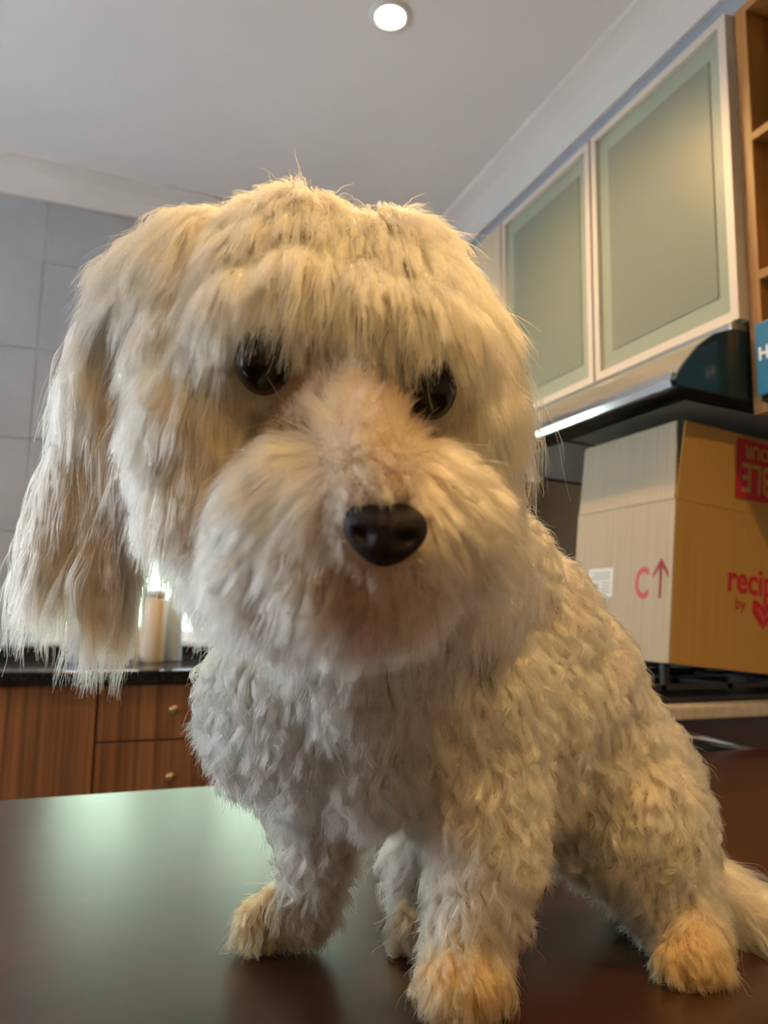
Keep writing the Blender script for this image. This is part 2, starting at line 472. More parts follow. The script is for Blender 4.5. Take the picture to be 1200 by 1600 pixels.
def glass_cabinet(y0, y1, label, gx):
    t = thing('wall_cabinet', label, 'cabinet', (UX+.2, (y0+y1)/2, UZ0), 'wall cabinets with frosted glass doors')
    part('carcass', box((UX+.022, y0, UZ0), (XR-.003, y1, UZ1)), 'cream', t, .001)
    d = part('door', box((UX+.012, y0+.004, UZ0+.004), (UX+.020, y1-.004, UZ1-.004)), 'glassb', t)
    fb = bmesh.new()
    w_ = .020
    a, b, c, e = y0+.002, y1-.002, UZ0+.002, UZ1-.002
    box((UX, a, c), (UX+.021, a+w_, e), fb); box((UX, b-w_, c), (UX+.021, b, e), fb)
    box((UX, a+w_, c), (UX+.021, b-w_, c+w_), fb); box((UX, a+w_, e-w_), (UX+.021, b-w_, e), fb)
    o = obj('door_frame', fb, 'alu', None); o.parent = d
    bw = .046
    o = obj('pane_centre', box((UX+.0095, a+w_+bw-.008, c+w_+bw), (UX+.0125, b-w_-bw+.008, e-w_-bw)), 'glass', None); o.parent = d
    o['label'] = 'darker olive centre of the frosted pane'
    return t


glass_cabinet(1.060, 1.518, 'larger nearer wall cabinet with frosted glass door, beside the wood shelves', 0)
glass_cabinet(1.522, 1.982, 'second wall cabinet with frosted glass door, partly behind the dog head', 0)
t = thing('cream_cabinet', 'plain cream wall cabinet beyond the two frosted glass doors', 'cabinet', (UX+.2, 2.28, UZ0))
part('carcass', box((UX+.022, 1.986, UZ0), (XR-.003, 2.595, UZ1)), 'cream', t)
part('door', box((UX, 1.989, UZ0+.002), (UX+.020, 2.590, UZ1-.002)), 'cream', t, .002)

# ---------------------------------------------------------------- range hood
HY0, HY1 = 1.072, 1.98
t = thing('range_hood', 'stainless range hood with curved dark glass end under the wall cabinets', 'range hood', (1.3, 1.5, 1.5))
prof = [(1.000, 1.468), (.994, 1.480), (1.000, 1.492), (1.022, 1.520), (1.055, 1.556), (1.092, 1.583), (1.135, 1.598), (1.54, 1.600), (1.54, 1.442)]
part('housing', prism([(a+.006, b-.002 if b > 1.5 else b+.002) for a, b in prof], HY0+.004, HY1-.004, 'Y'), 'black', t)
fp = prof[1:7]
part('front_panel', prism(fp+[(a+.005, b-.006) for a, b in fp[::-1]], HY0+.006, HY1-.002, 'Y'), 'steel', t)
part('front_lip', prism([(.990, 1.466), (.986, 1.480), (.993, 1.497), (1.0005, 1.4935), (.996, 1.480), (1.003, 1.466)], HY0+.006, HY1, 'Y'), 'steelb', t)
part('end_cap', prism(prof, HY0-.002, HY0+.004, 'Y'), 'dglass', t)
part('end_cap', prism(prof, HY1-.002, HY1+.004, 'Y'), 'dglass', t)
part('top_rail', box((1.139, HY0, 1.600), (1.20, HY1, 1.617)), 'alud', t, .003)
bm = box((0, -.028, -.0045), (.0012, .028, .0045))
bmesh.ops.transform(bm, matrix=Matrix.Translation((1.0345, 1.66, 1.539)) @ Matrix.Rotation(math.radians(42), 4, 'Y'), verts=bm.verts)
part('badge', bm, 'grey', t)
for y0, y1 in ((1.13, 1.52), (1.54, 1.93)):
    f_ = bmesh.new()
    v = [f_.verts.new(p) for p in ((1.07, y0, 1.4625), (1.50, y0, 1.4405), (1.50, y1, 1.4405), (1.07, y1, 1.4625))]
    f_.faces.new(v)
    bmesh.ops.solidify(f_, geom=list(f_.faces), thickness=.004)
    part('grease_filter', f_, 'filter', t)
t2 = part('lamp_lens', lathe([(0, -.012), (.022, -.010), (.028, 0), (0, 0)], 24, (1.25, 1.955, 1.452)), 'white', t, smooth=True)

# ---------------------------------------------------------------- open wooden shelves
t = thing('open_shelf_unit', 'golden brown wooden open wall shelves at the right edge', 'shelf', (1.36, .8, 1.425))
SX, SYF, SYN = 1.170, 1.0555, -.30
for y1, tk in ((SYF, .028), (SYN+.018, .018)):
    part('side_panel', box((SX, y1-tk, 1.425), (XR-.003, y1, 2.287)), 'teak2', t, .001)
part('back_panel', box((XR-.012, SYN+.018, 1.425), (XR-.003, SYF-.028, 2.287)), 'teak2', t)
for z in (1.425, 1.690, 1.982, 2.270):
    part('shelf_board', box((SX, SYN+.0185, z), (XR-.0125, SYF-.0285, z+.017)), 'teak2', t, .001)
t = thing('blue_box', 'blue card box on the bottom shelf of the wooden unit', 'box', (1.28, .92, 1.443))
part('carton', box((1.146, .82, 1.452), (1.40, 1.0245, 1.592)), 'blue', t, .002)
part('tray', box((1.158, .81, 1.4425), (1.41, 1.0255, 1.4515)), 'black', t)


def text(s, size, m, parent, mw, name='lettering', off=0.0, ext=0.0004, bold=0.0, align='LEFT', sx=1.0):
    c = bpy.data.curves.new(name, 'FONT')
    c.body = s
    c.size = size
    c.extrude = ext
    c.offset = bold
    c.align_x = align
    c.resolution_u = 4
    c.materials.append(M[m])
    o = bpy.data.objects.new(name, c)
    COL.objects.link(o)
    bpy.context.view_layer.update()
    me = bpy.data.meshes.new_from_object(o.evaluated_get(bpy.context.evaluated_depsgraph_get()))
    bpy.data.objects.remove(o)
    o = bpy.data.objects.new(name, me)
    COL.objects.link(o)
    o.parent = parent
    o.matrix_parent_inverse = Matrix.Identity(4)
    o.matrix_local = Matrix.Translation(-Vector(parent.location)) @ mw @ Matrix.Diagonal((sx, 1, 1, 1)) if parent.rotation_euler.y == 0 else mw @ Matrix.Diagonal((sx, 1, 1, 1))
    return o


# faces looking to -X: text runs along -Y, up is +Z
FACE_MX = Matrix(((0, 0, -1, 0), (-1, 0, 0, 0), (0, 1, 0, 0), (0, 0, 0, 1)))
# faces looking to -Y: text runs along +X, up is +Z
FACE_MY = Matrix(((1, 0, 0, 0), (0, 0, -1, 0), (0, 1, 0, 0), (0, 0, 0, 1)))
text('H', .034, 'white', t, Matrix.Translation((1.1452, 1.017, 1.519)) @ FACE_MX, bold=.0012)
s_ = thing('shelf_trinket', 'small pale round knob object on the second wooden shelf up', 'ornament', (1.24, .985, 2.0))
part('ball', lathe([(0, 0), (.008, 0), (.014, .008), (.016, .020), (.012, .032), (0, .038)], 20, (1.24, .985, 2.0)), 'beige', s_, smooth=True)

# ---------------------------------------------------------------- cardboard box (origin at the lower near left corner, tipped)
t = thing('cardboard_box', 'open brown cardboard delivery box with red print standing on the cooktop', 'box', (1.025, 1.150, .9475))
t.rotation_euler = (0, math.radians(5.6), 0)
BXW, BYL, BH, FH, TK = .36, .318, .322, .158, .004


def bpart(name, bm, m, bevel=0.0):
    o = obj(name, bm, m, t, bevel)
    return o


bpart('side_wall', box((0, 0, 0), (TK, BYL, BH)), 'kraft')
bpart('front_wall', box((TK, 0, 0), (BXW, TK, BH)), 'kraft2')
bpart('side_wall', box((BXW-TK, TK, 0), (BXW, BYL, BH)), 'kraft')
bpart('back_wall', box((TK, BYL-TK, 0), (BXW-TK, BYL, BH)), 'kraft')
bpart('base', box((TK, TK, 0), (BXW-TK, BYL-TK, TK)), 'kraft')


def flap(name, a, b, h, lean, axis, m):
    bm = box((0, 0, 0), (1, 1, 1))
    o = None
    for v in bm.verts:
        x_, y_, z_ = v.co
        if axis == 'X':     # flap on the side wall, hinge along Y
            v.co = Vector((x_*TK+z_*lean, a+y_*(b-a)+(z_*.006 if y_ < .5 else -z_*.006), BH+.0035+z_*h))
        else:
            v.co = Vector((a+x_*(b-a)+(z_*.012 if x_ < .5 else -z_*.006), y_*TK+z_*lean, BH+.0035+z_*h))
    return bpart(name, bm, m, .0008)


flap('flap', .002, BYL-.002, FH, .002, 'X', 'kraft')
flap('flap', .003, BXW-.003, FH, -.004, 'Y', 'kraft2')
o = flap('flap', .002, BYL-.002, FH, .0, 'X', 'kraft'); o.location.x = BXW-TK
o = flap('flap', .003, BXW-.003, FH, .012, 'Y', 'kraft'); o.location.y = BYL-TK
# crease ridges at the fold
bpart('fold_crease', box((-.0012, .002, BH-.001), (.002, BYL-.002, BH+.005)), 'kraft', .001)
bpart('fold_crease', box((.004, -.0012, BH-.001), (BXW-.002, .002, BH+.005)), 'kraft2', .001)
# prints
E4 = Matrix.Identity(4)
text('C', .088, 'pinkred', t, Matrix.Translation((-.0006, .106, .126)) @ FACE_MX, bold=.0015, sx=.68)
ar = bmesh.new()
A = lambda u, v: (-.0006, u, v)
for quad in ([(.0345, .124), (.0345, .190), (.0275, .190), (.0275, .124)], [(.031, .204), (.053, .174), (.053, .164), (.031, .190)], [(.031, .204), (.031, .190), (.009, .164), (.009, .174)]):
    ar.faces.new([ar.verts.new(A(u, v)) for u, v in quad])
bmesh.ops.solidify(ar, geom=list(ar.faces), thickness=.0004)
bpart('arrow_print', ar, 'pinkred')
l1 = bpart('paper_label', box((-.0006, .178, .128), (.0, .262, .191)), 'label')
bm = bmesh.new()
for k in range(4): box((-.0009, .188, .181-k*.005), (-.0006, .256-.012*(k % 2), .183-k*.005), bm)
for k in range(9): box((-.0009, .226+k*.0032, .138), (-.0009+.0003, .2278+k*.0032+.0006*(k % 3), .158), bm)
for k in range(4): box((-.0009, .186, .137+k*.007), (-.0006, .214, .1395+k*.007), bm)
o = obj('label_print', bm, 'grey', l1)
l2 = bpart('barcode_label', box((-.0006, .140, .014), (.0, .196, .066)), 'label')
bm = bmesh.new()
for k in range(12): box((-.0009, .145+k*.004, .018), (-.0006, .1464+k*.004+.0008*(k % 3), .062), bm)
o = obj('barcode_print', bm, 'grey', l2)
text('recipe', .078, 'red', t, Matrix.Translation((.138, -.0006, .156)) @ FACE_MY, bold=.0018, sx=.80)
text('by', .034, 'rust', t, Matrix.Translation((.160, -.0006, .122)) @ FACE_MY, bold=.0004, sx=.9)
pts = [(.207, .142), (.214, .146), (.236, .134), (.258, .146), (.265, .142), (.265, .118), (.236, .088), (.207, .118)]
hl = bpart('heart_emblem', prism(pts, -.0009, -.0002, 'Y'), 'red')
ck = bmesh.new()
for quad in ([(.218, .128), (.222, .131), (.238, .112), (.236, .104)], [(.238, .112), (.252, .131), (.256, .128), (.236, .104)], [(.2345, .108), (.238, .108), (.237, .094), (.2355, .094)]):
    ck.faces.new([ck.verts.new((u, -.0012, v)) for u, v in quad])
o = obj('emblem_lines', ck, 'pinkred', hl)
rs = bmesh.new()
z0 = BH+.027
def rr(a, b, c, d, bm=rs): box((a, -.0045-.0008*0-.0005, c), (b, -.0042, d), bm)
FX = .150
rr(FX, FX+.18, z0, z0+.125)
st = bpart('red_stamp', rs, 'red')
st.location.y = .0
def ktext(s, size, x, z, sx=1):
    o = text(s, size, 'kraft2', t, Matrix.Translation((x, -.0052, z)) @ FACE_MY @ Matrix.Rotation(math.pi, 4, 'Z'), name='stamp_lettering', bold=.0012, align='RIGHT', sx=sx)
    return o
ktext('ABLE', .088, FX+.014, z0+.074, .62)
ktext('YOUR', .038, FX+.020, z0+.113, .85)

# ================================================================= THE DOG
def W(px, py, d):
    return CAM + d*(FWD + RIGHT*(px-600)/FPX + UP*(800-py)/FPX)


def CV(r, u, t_):
    v = r*RIGHT + u*UP - t_*FWD
    return v/np.linalg.norm(v)


DOWN = np.array([0, 0, -1.0])
CREAM = (0.86, 0.705, 0.47)
WHITE = (0.84, 0.80, 0.73)
APRI = (0.86, 0.36, 0.13)
STAIN = (0.42, 0.19, 0.10)
# region parameters: comb, length, lift, curl amplitude, curl turns, clump, colour, gravity, density, group
REG = {
    'crown':  (CV(.05, -.5, .8), .038, .45, .0010, .8, .40, CREAM, .15, 1.2, 0),
    'crownL': (CV(-.5, -.7, .5), .042, .35, .0012, .8, .45, CREAM, .30, 1.2, 0),
    'crownR': (CV(.6, -.8, .3), .036, .40, .0010, .8, .40, CREAM, .25, 1.2, 0),
    'brow':   (CV(-.05, -.8, .5), .034, .45, .0010, .8, .50, CREAM, .4, 1.3, 0),
    'cheekL': (CV(-.20, -1, .15), .042, .30, .0012, .8, .50, CREAM, .35, 1.1, 0),
    'cheekR': (CV(.25, -1, .1), .032, .30, .0012, .8, .50, CREAM, .35, 1.1, 0),
    'bridge': (CV(0, .9, .3), .017, .38, .0012, .8, .75, (.60, .40, .27), .05, 1.5, 0),
    'muzL':   (CV(-1, -.80, -.05), .034, .32, .0012, .7, .62, CREAM, .18, 1.3, 0),
    'muzR':   (CV(1, -.65, -.05), .028, .32, .0012, .7, .62, CREAM, .18, 1.3, 0),
    'tuft':   (CV(.15, -.7, 1), .020, .40, .0012, .8, .7, (.90, .80, .62), .25, 1.4, 0),
    'mouth':  (CV(0, -1, 0), .009, .35, .0005, .8, .3, (.34, .20, .14), .1, 1.5, 0),
    'chin':   (CV(0, -1, -.1), .020, .30, .0010, .8, .4, (.78, .62, .50), .2, 1.3, 0),
    'eye':    (CV(0, -1, 0), .0050, .25, .0002, .5, .2, (.05, .03, .03), .05, 1.4, 0),
    'earL':   (CV(-.16, -1, .05), .092, .05, .0032, 1.1, .80, (.80, .59, .40), .70, 3.0, 1),
    'earR':   (CV(.10, -1, .02), .100, .06, .0035, 1.0, .78, (.82, .64, .46), .75, 2.6, 2),
    'neck':   (CV(-.1, -1, .2), .036, .35, .0026, 1.1, .55, (.91, .755, .55), .3, 1.0, 3),
    'chest':  (CV(-.15, -1, .3), .034, .40, .0040, 1.1, .62, (.91, .755, .55), .3, 1.0, 3),
    'body':   (CV(.3, -1, .2), .025, .40, .0028, 1.0, .60, (.93, .80, .58), .2, 1.0, 3),
    'leg':    (CV(.1, -1, .2), .028, .38, .0034, 1.1, .65, (.92, .76, .55), .3, 1.0, 3),
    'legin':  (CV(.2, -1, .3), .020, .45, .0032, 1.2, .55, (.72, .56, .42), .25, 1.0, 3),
    'paw':    (CV(.0, -1, .45), .018, .20, .0014, .9, .60, APRI, .35, 1.5, 3),
    'hleg':   (CV(-.4, -1, .3), .032, .42, .0045, 1.3, .60, (.94, .79, .54), .3, 1.0, 3),
    'tail':   (CV(.8, -.6, .2), .060, .25, .0030, 1.0, .45, (.88, .78, .60), .4, 1.2, 3),
}
RN = list(REG)
SPH = []     # centre, radius, region index


def S(px, py, d, r, reg):
    SPH.append((W(px, py, d), r, RN.index(reg)))


def chain(a, b, n, reg, regb=None):
    for i in range(n+1):
        k = i/n
        S(*[a[j]*(1-k)+b[j]*k for j in range(4)], reg if (regb is None or k < .5) else regb)


# head
S(465, 505, .395, .056, 'crown'); S(600, 520, .392, .050, 'crown'); S(420, 560, .392, .050, 'crownL'); S(350, 540, .400, .042, 'crownL')
S(650, 560, .392, .044, 'crownR'); S(535, 590, .380, .050, 'crown'); S(460, 440, .395, .040, 'crown'); S(610, 450, .395, .035, 'crownR')
S(400, 490, .352, .023, 'brow'); S(470, 470, .345, .022, 'brow'); S(560, 490, .343, .020, 'brow'); S(640, 510, .348, .021, 'brow'); S(690, 530, .362, .020, 'crownR')
S(340, 640, .378, .038, 'cheekL'); S(350, 730, .378, .036, 'cheekL'); S(390, 820, .372, .030, 'cheekL')
S(690, 640, .385, .036, 'cheekR'); S(690, 730, .385, .034, 'cheekR'); S(660, 820, .375, .028, 'cheekR')
S(540, 735, .362, .043, 'bridge'); chain((548, 660, .332, .018), (590, 765, .268, .0135), 5, 'bridge')
S(480, 800, .318, .030, 'muzL'); S(450, 850, .325, .028, 'muzL'); S(540, 800, .295, .022, 'muzL'); S(520, 860, .300, .022, 'muzL')
S(650, 790, .308, .024, 'muzR'); S(700, 810, .320, .022, 'muzR'); S(630, 820, .292, .018, 'muzR')
S(590, 880, .290, .014, 'mouth'); S(590, 840, .276, .015, 'mouth'); S(550, 910, .312, .022, 'chin'); S(620, 905, .312, .020, 'chin'); S(470, 900, .335, .024, 'chin')
S(570, 772, .264, .009, 'tuft'); S(600, 778, .262, .008, 'tuft')
# eye surrounds
S(418, 575, .348, .016, 'eye'); S(668, 598, .350, .016, 'eye')
# ears
for k in range(4):
    S(240-k*18, 450+k*12, .415+.002*k, .014, 'earL')
chain((225, 480, .415, .012), (205, 800, .410, .005), 11, 'earL'); chain((178, 510, .422, .010), (100, 740, .418, .005), 9, 'earL')
chain((200, 490, .418, .010), (160, 790, .415, .006), 9, 'earL'); chain((150, 600, .42, .006), (62, 765, .42, .004), 8, 'earL')
chain((735, 540, .420, .014), (735, 740, .425, .007), 6, 'earR'); chain((710, 560, .42, .012), (690, 750, .43, .006), 6, 'earR')
S(228, 432, .412, .015, 'crownL'); S(275, 440, .408, .026, 'crownL'); S(325, 440, .403, .034, 'crownL'); 
# neck and torso
chain((570, 800, .440, .052), (590, 1000, .490, .066), 5, 'neck'); S(700, 880, .480, .050, 'neck')
S(500, 1060, .520, .068, 'chest'); S(450, 1080, .530, .055, 'chest'); S(600, 1090, .510, .066, 'chest'); S(700, 1060, .525, .070, 'chest'); S(560, 1130, .525, .048, 'chest'); S(660, 1140, .510, .050, 'chest')
S(740, 900, .540, .055, 'body'); S(800, 980, .570, .062, 'body'); S(860, 1070, .590, .066, 'body'); S(900, 1160, .600, .068, 'body'); S(950, 1220, .600, .066, 'body'); S(780, 1080, .560, .070, 'body')
S(800, 1150, .560, .060, 'body')
# front legs
chain((460, 1130, .540, .038), (505, 1260, .535, .027), 4, 'leg'); chain((505, 1260, .535, .026), (488, 1390, .535, .018), 4, 'leg')
chain((482, 1405, .534, .018), (400, 1440, .530, .0125), 5, 'paw')
chain((740, 1140, .500, .044), (760, 1300, .475, .032), 5, 'leg'); chain((760, 1300, .475, .030), (730, 1450, .460, .024), 5, 'leg')
chain((728, 1480, .457, .024), (718, 1525, .438, .017), 4, 'paw'); S(690, 1530, .437, .012, 'paw'); S(735, 1545, .433, .012, 'paw'); S(760, 1525, .440, .012, 'paw')
# hind legs
S(990, 1260, .575, .048, 'hleg'); chain((1000, 1270, .560, .045), (1050, 1390, .545, .026), 5, 'hleg'); chain((1050, 1390, .545, .026), (1075, 1450, .520, .018), 3, 'hleg')
chain((1080, 1450, .515, .019), (1080, 1495, .492, .014), 4, 'paw'); S(1050, 1500, .492, .011, 'paw'); S(1110, 1500, .492, .011, 'paw')
chain((760, 1230, .60, .040), (660, 1330, .590, .024), 4, 'leg'); chain((660, 1330, .590, .022), (650, 1430, .550, .015), 4, 'leg')
chain((650, 1440, .545, .014), (640, 1462, .528, .011), 3, 'legin')
S(1010, 1340, .60, .03, 'hleg')
# tail
chain((1040, 1390, .64, .026), (1150, 1430, .570, .019), 6, 'tail'); chain((1150, 1430, .570, .019), (1250, 1480, .520, .013), 4, 'tail')

SC_ = np.array([s[0] for s in SPH]); SR = np.array([s[1] for s in SPH]); SI = np.array([s[2] for s in SPH])
# nothing under the table top
for i in range(len(SR)):
    lo = TT + SR[i] + 0.0015
    if SC_[i, 2] < lo and SR[i] < .03:
        SC_[i, 2] = lo

bm = bmesh.new()
for c, r in zip(SC_, SR):
    bmesh.ops.create_icosphere(bm, subdivisions=3, radius=r, matrix=Matrix.Translation(Vector(c)))
me = bpy.data.meshes.new('tmp'); bm.to_mesh(me); bm.free()
tmp = bpy.data.objects.new('tmp', me); COL.objects.link(tmp)
md = tmp.modifiers.new('r', 'REMESH'); md.mode = 'VOXEL'; md.voxel_size = 0.0032
ms = tmp.modifiers.new('s', 'SMOOTH'); ms.factor = .6; ms.iterations = 10
dg = bpy.context.evaluated_depsgraph_get()
body_me = bpy.data.meshes.new_from_object(tmp.evaluated_get(dg))
bpy.data.objects.remove(tmp)
body_me.name = 'body'
body_me.materials.clear()
dog = thing('dog', 'small cream-white fluffy dog sitting on the table, head tilted towards us', 'dog', (0, 0, 0))
dog.location = tuple(W(700, 1450, .50)*np.array([1, 1, 0]) + np.array([0, 0, TT]))
DL = Matrix.Translation(dog.location)


def dpart(name, me_or_bm, m, parent=None, smooth=True):
    if isinstance(me_or_bm, bmesh.types.BMesh):
        o = obj(name, me_or_bm, m, None, smooth=smooth)
    else:
        o = link(name, me_or_bm, m)
    o.parent = parent or dog
    o.matrix_parent_inverse = DL.inverted() if parent is None else Matrix.Identity(4)
    return o


for p in body_me.polygons: p.use_smooth = True
body = dpart('body', body_me, 'skin')

# eyes
EYES = [(W(410, 560, .331), .0118), (W(672, 603, .334), .0112)]


def ball(c, r, sc=(1, 1, 1), sd=3):
    bm = bmesh.new()
    R3 = Matrix(((RIGHT[0], UP[0], -FWD[0]), (RIGHT[1], UP[1], -FWD[1]), (RIGHT[2], UP[2], -FWD[2]))).to_4x4()
    bmesh.ops.create_icosphere(bm, subdivisions=sd, radius=r, matrix=Matrix.Translation(Vector(c)) @ R3 @ Matrix.Diagonal((*sc, 1)))
    return bm


for c, r in EYES:
    dpart('eye', ball(c, r, (1.0, 1.3, .9)), 'eye')
    dpart('eyelid', ball(c+FWD*.0045, r*1.12, (1.0, 1.2, .8)), 'lid')
# nose: sculpted from a sphere, wide at the top with two nostrils
bm = ball((0, 0, 0), 1.0, sd=4)
bm.free()
bm = bmesh.new()
bmesh.ops.create_icosphere(bm, subdivisions=5, radius=1.0)
for v in bm.verts:
    x_, y_, z_ = v.co
    w_ = 1.0+.22*y_
    nx, ny, nz = x_*w_, y_*.84-.05*max(0, -y_)*(1-abs(x_)), z_
    if z_ > 0:
        for s in (-1, 1):
            dd = ((x_-s*.50)/.23)**2+((y_+.02)/.20)**2
            nz -= .40*math.exp(-dd)
        nz -= .16*math.exp(-(x_/.07)**2)*(1 if y_ < .3 else .3)
        nz *= .95
    v.co = (nx, ny, nz)
NC = W(601, 832, .262)
R3 = Matrix(((RIGHT[0], UP[0], -FWD[0]), (RIGHT[1], UP[1], -FWD[1]), (RIGHT[2], UP[2], -FWD[2]))).to_4x4()
NR = .0138
bmesh.ops.transform(bm, matrix=Matrix.Translation(Vector(NC)) @ R3 @ Matrix.Rotation(math.radians(-6), 4, 'Z') @ Matrix.Rotation(math.radians(8), 4, 'X') @ Matrix.Diagonal((NR*1.06, NR, NR*.85, 1)), verts=bm.verts)
dpart('nose', bm, 'nose')

# ---------------------------------------------------------------- fur
def field(P, k=.010):
    """blended parameters of the fur at points P"""
    out = []
    keys = np.array([np.concatenate([REG[n][0], [REG[n][1], REG[n][2], REG[n][3], REG[n][4], REG[n][5]], REG[n][6], [REG[n][7], REG[n][8]]]) for n in RN])
    grp = np.array([REG[n][9] for n in RN])
    for i in range(0, len(P), 20000):
        p = P[i:i+20000]
        d = np.linalg.norm(p[:, None]-SC_[None], axis=2)-SR
        near = d.argmin(1)
        same = grp[SI][None] == grp[SI][near][:, None]
        w = np.exp(-(d-d.min(1)[:, None])/k)*same
        w /= w.sum(1)[:, None]
        o = w @ keys[SI]
        out.append(np.concatenate([o, grp[SI][near][:, None]], 1))
    o = np.concatenate(out)
    o[:, :3] /= np.linalg.norm(o[:, :3], axis=1)[:, None]+1e-9
    return o


def sample(n):
    me = body_me
    me.calc_loop_triangles()
    nt = len(me.loop_triangles)
    tv = np.empty(nt*3, np.int32); me.loop_triangles.foreach_get('vertices', tv); tv = tv.reshape(-1, 3)
    co = np.empty(len(me.vertices)*3, np.float32); me.vertices.foreach_get('co', co); co = co.reshape(-1, 3).astype(float)
    no = np.empty(len(me.vertices)*3, np.float32); me.vertices.foreach_get('normal', no); no = no.reshape(-1, 3).astype(float)
    A, B, C = co[tv[:, 0]], co[tv[:, 1]], co[tv[:, 2]]
    ar = np.linalg.norm(np.cross(B-A, C-A), axis=1)/2
    fc = field((A+B+C)/3)
    wt = ar*fc[:, 12]
    cen = (A+B+C)/3
    toc = CAM-cen
    nn = np.cross(B-A, C-A); nn /= np.linalg.norm(nn, axis=1)[:, None]+1e-12
    wt = wt*(cen[:, 2] > TT+.003)
    # the open (clear) areas: eyes and nose leather
    for c, r in EYES: wt = wt*(np.linalg.norm(cen-c, axis=1) > r*1.05)
    wt = wt*(np.linalg.norm(cen-NC, axis=1) > .0150)
    cs = np.cumsum(wt); cs /= cs[-1]
    ti = np.searchsorted(cs, RNG.random(n))
    a, b = RNG.random(n), RNG.random(n)
    m = a+b > 1; a[m], b[m] = 1-a[m], 1-b[m]
    P = A[ti]+(B-A)[ti]*a[:, None]+(C-A)[ti]*b[:, None]
    N = no[tv[ti, 0]]*(1-a-b)[:, None]+no[tv[ti, 1]]*a[:, None]+no[tv[ti, 2]]*b[:, None]
    N /= np.linalg.norm(N, axis=1)[:, None]+1e-9
    return P, N


def nrm(v): return v/(np.linalg.norm(v, axis=-1, keepdims=True)+1e-12)


def vnoise(P, s, seed):
    """smooth pseudo-noise vectors: sums of sines"""
    r = np.random.default_rng(seed)
    o = np.zeros_like(P)
    for k in range(5):
        K = r.normal(size=(3, 3))*s
        o += np.sin(P @ K+r.uniform(0, 6.3, 3))
    return o/3


K = 12
NG, NCH = 10000, 430000
GP, GN = sample(NG*4)
GF = field(GP)
kp = (GF[:, 13] == 1) | (GF[:, 13] == 2) | (RNG.random(NG*4) < .60)      # finer locks on the ears
GP, GN, GF = GP[kp], GN[kp], GF[kp]
NG = len(GP)
comb, L, lift, ca, ct, clump = GF[:, :3], GF[:, 3].copy(), GF[:, 4], GF[:, 5], GF[:, 6], GF[:, 7]
grav = GF[:, 11]
nk = np.where(GF[:, 13] == 0, .12, np.where(GF[:, 13] == 3, .45, .06))[:, None]
comb = nrm(comb+nk*vnoise(GP, 55, 3)+.3*nk*RNG.normal(size=GP.shape))
L *= RNG.uniform(.7, 1.15, NG)
dE = np.min([np.linalg.norm(GP-c, axis=1)-r for c, r in EYES], 0)
L *= np.clip(.25+dE/.022, .25, 1)
dN = np.linalg.norm(GP-NC, axis=1)-.014
L *= np.clip(.25+dN/.022, .25, 1)
ct_ = comb-(comb*GN).sum(1)[:, None]*GN
d = nrm(nrm(ct_)*(1-lift)[:, None]+GN*lift[:, None])
pts = np.empty((NG, K, 3)); pts[:, 0] = GP
pos = GP.copy()
for j in range(1, K):
    s = j/(K-1)
    target = nrm(comb*.6+DOWN*.4*(1+grav[:, None]))
    d = nrm(d+(target*.10+DOWN*grav[:, None]*.28)*1.0)
    pos = pos+d*(L/(K-1))[:, None]
    # stay outside the body and above the table
    dist = np.linalg.norm(pos[:, None]-SC_[None], axis=2)-SR
    near = dist.argmin(1); dm = dist[np.arange(NG), near]
    g = nrm(pos-SC_[near])
    push = np.clip(.0025*min(1, s*3)-dm, 0, .02)
    pos = pos+g*push[:, None]
    low = pos[:, 2] < TT+.0012
    pos[low, 2] = TT+.0012
    pts[:, j] = pos
# curl
sfrac = np.linspace(0, 1, K)
ph = RNG.uniform(0, 6.28, NG)
e1 = nrm(np.cross(comb, GN)+1e-4); e2 = nrm(np.cross(e1, comb))
turn = ct*RNG.uniform(.6, 1.4, NG)*RNG.choice([-1, 1], NG)
ang = ph[:, None]+turn[:, None]*6.28*sfrac[None]
amp = (ca*RNG.uniform(.4, 1.5, NG))[:, None]*np.clip(sfrac*1.6, 0, 1)[None]
pts += amp[..., None]*((np.cos(ang)-np.cos(ph)[:, None])[..., None]*e1[:, None]+(np.sin(ang)-np.sin(ph)[:, None])[..., None]*e2[:, None])

CP, CN = sample(NCH)
CF = field(CP)
kd = [None]*4
owner = np.zeros(NCH, int); own3 = np.zeros((NCH, 3), int); w3 = np.zeros((NCH, 3))
for gI in range(4):
    gi = np.where(GF[:, 13] == gI)[0]; ci = np.where(CF[:, 13] == gI)[0]
    if len(gi) == 0 or len(ci) == 0: continue
    tree = KDTree(len(gi))
    for n_, q in enumerate(gi): tree.insert(GP[q], n_)
    tree.balance()
    for q in ci:
        f2 = tree.find_n(CP[q], 3)
        owner[q] = gi[f2[0][1]]
        for a_ in range(3):
            own3[q, a_] = gi[f2[a_][1]]; w3[q, a_] = 1/(f2[a_][2]+.0012)**2
w3 /= w3.sum(1)[:, None]
hb = np.where(CF[:, 13] == 3, .55, 1.0)[:, None]
w3 = w3*hb; w3[:, 0] += 1-hb[:, 0]
Gp = pts[owner]
rel = sum(w3[:, a_, None, None]*(pts[own3[:, a_]]-pts[own3[:, a_]][:, :1]) for a_ in range(3))
lenf = RNG.uniform(.65, 1.08, NCH)
dEc = np.min([np.linalg.norm(CP-c, axis=1)-r for c, r in EYES], 0)
free = CP[:, None]+rel*lenf[:, None, None]
cl = (CF[:, 7]*RNG.uniform(.55, 1.2, NCH)).clip(0, .96)
wcl = cl[:, None]*np.clip(sfrac*1.25, 0, 1)[None]**.8
cur = free*(1-wcl[..., None])+(Gp*1.0)*wcl[..., None]
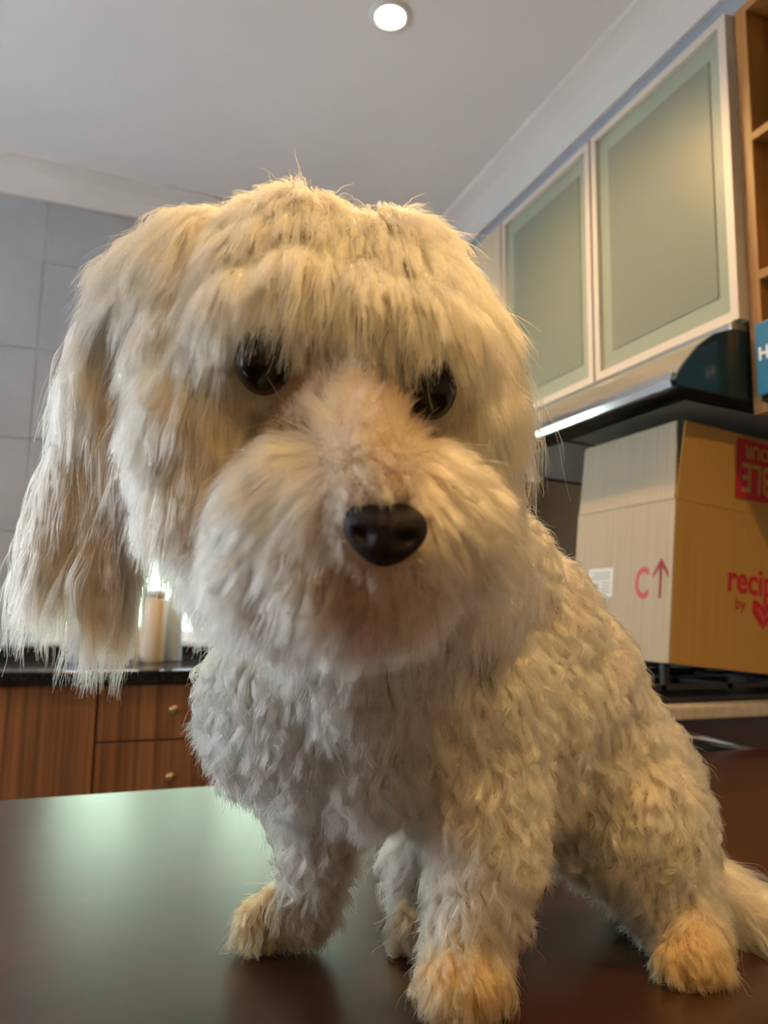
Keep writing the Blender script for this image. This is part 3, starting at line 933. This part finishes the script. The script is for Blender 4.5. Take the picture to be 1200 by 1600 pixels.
# stray hairs and frizz
stray = (RNG.random(NCH) < .05)
fz = RNG.normal(size=(NCH, 1, 3))*(.0013+.0040*stray)[:, None, None]*sfrac[None, :, None]**1.3
wob = vnoise(cur.reshape(-1, 3), 260, 5).reshape(NCH, K, 3)*.0007*sfrac[None, :, None]
cur = cur+fz+wob
cur[..., 2] = np.maximum(cur[..., 2], TT+.0006)
col = CF[:, 8:11]*RNG.uniform(.86, 1.10, (NCH, 1))
# tear stains beside the eyes and around the mouth
for c, s_, a_ in ((W(480, 600, .335), .019, .85), (W(625, 625, .335), .016, .85), (W(550, 610, .33), .016, .6), (W(590, 890, .285), .019, .9), (W(520, 885, .30), .013, .7),
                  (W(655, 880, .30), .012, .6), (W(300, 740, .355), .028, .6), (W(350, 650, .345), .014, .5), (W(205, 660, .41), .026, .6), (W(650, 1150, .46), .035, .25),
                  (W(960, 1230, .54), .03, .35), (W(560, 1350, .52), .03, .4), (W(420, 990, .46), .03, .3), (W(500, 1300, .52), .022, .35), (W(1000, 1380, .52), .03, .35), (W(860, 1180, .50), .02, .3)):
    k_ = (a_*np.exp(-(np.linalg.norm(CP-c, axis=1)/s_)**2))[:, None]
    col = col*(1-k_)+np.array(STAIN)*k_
col = col.clip(0.02, .93)

# fur shader
hm = bpy.data.materials.new('cream_fur'); hm.use_nodes = True
ht = hm.node_tree; ht.nodes.clear()
out = ht.nodes.new('ShaderNodeOutputMaterial')
at = ht.nodes.new('ShaderNodeAttribute'); at.attribute_name = 'furcol'
ph_ = ht.nodes.new('ShaderNodeBsdfHairPrincipled')
ph_.parametrization = 'COLOR'
ph_.inputs['Roughness'].default_value = .35
ph_.inputs['Radial Roughness'].default_value = .55
ht.links.new(at.outputs['Color'], ph_.inputs['Color'])
ht.links.new(ph_.outputs[0], out.inputs[0])
M['fur'] = hm


def fur(name, idx, w, label=None):
    n = len(idx)
    hc = bpy.data.hair_curves.new(name)
    hc.add_curves([K]*n)
    hc.position_data.foreach_set('vector', cur[idx].reshape(-1).astype(np.float32))
    ra = hc.attributes.get('radius') or hc.attributes.new('radius', 'FLOAT', 'POINT')
    ww = w*RNG.uniform(.7, 1.3, (n, 1))*(1-.75*sfrac[None]**2)
    ra.data.foreach_set('value', ww.reshape(-1).astype(np.float32))
    fa = hc.attributes.new('furcol', 'FLOAT_COLOR', 'CURVE')
    fa.data.foreach_set('color', np.concatenate([col[idx], np.ones((n, 1))], 1).reshape(-1).astype(np.float32))
    hc.materials.append(hm)
    o = bpy.data.objects.new(name, hc)
    COL.objects.link(o)
    o.parent = dog
    o.matrix_parent_inverse = DL.inverted()
    o['kind'] = 'stuff'
    if label: o['label'] = label
    return o


fur('head_fur', np.where(CF[:, 13] == 0)[0], .00016)
fur('ear_fur', np.where(CF[:, 13] == 1)[0], .00017, 'long wavy ear hair hanging down on the left')
fur('ear_fur', np.where(CF[:, 13] == 2)[0], .00017, 'ear hair hanging behind the right cheek')
fur('body_fur', np.where(CF[:, 13] == 3)[0], .00017, 'curly cream coat on body, legs and tail')

# children placed in world coordinates under parts: undo the offset of their things
bpy.context.view_layer.update()
for o in list(SC.objects):
    if o.parent is not None and o.parent.parent is not None and o.parent.name != 'cardboard_box':
        root = o.parent.parent
        if root.location.length > 0 and root.name.split('.')[0] not in ('cardboard_box',):
            o.matrix_parent_inverse = Matrix.Identity(4)
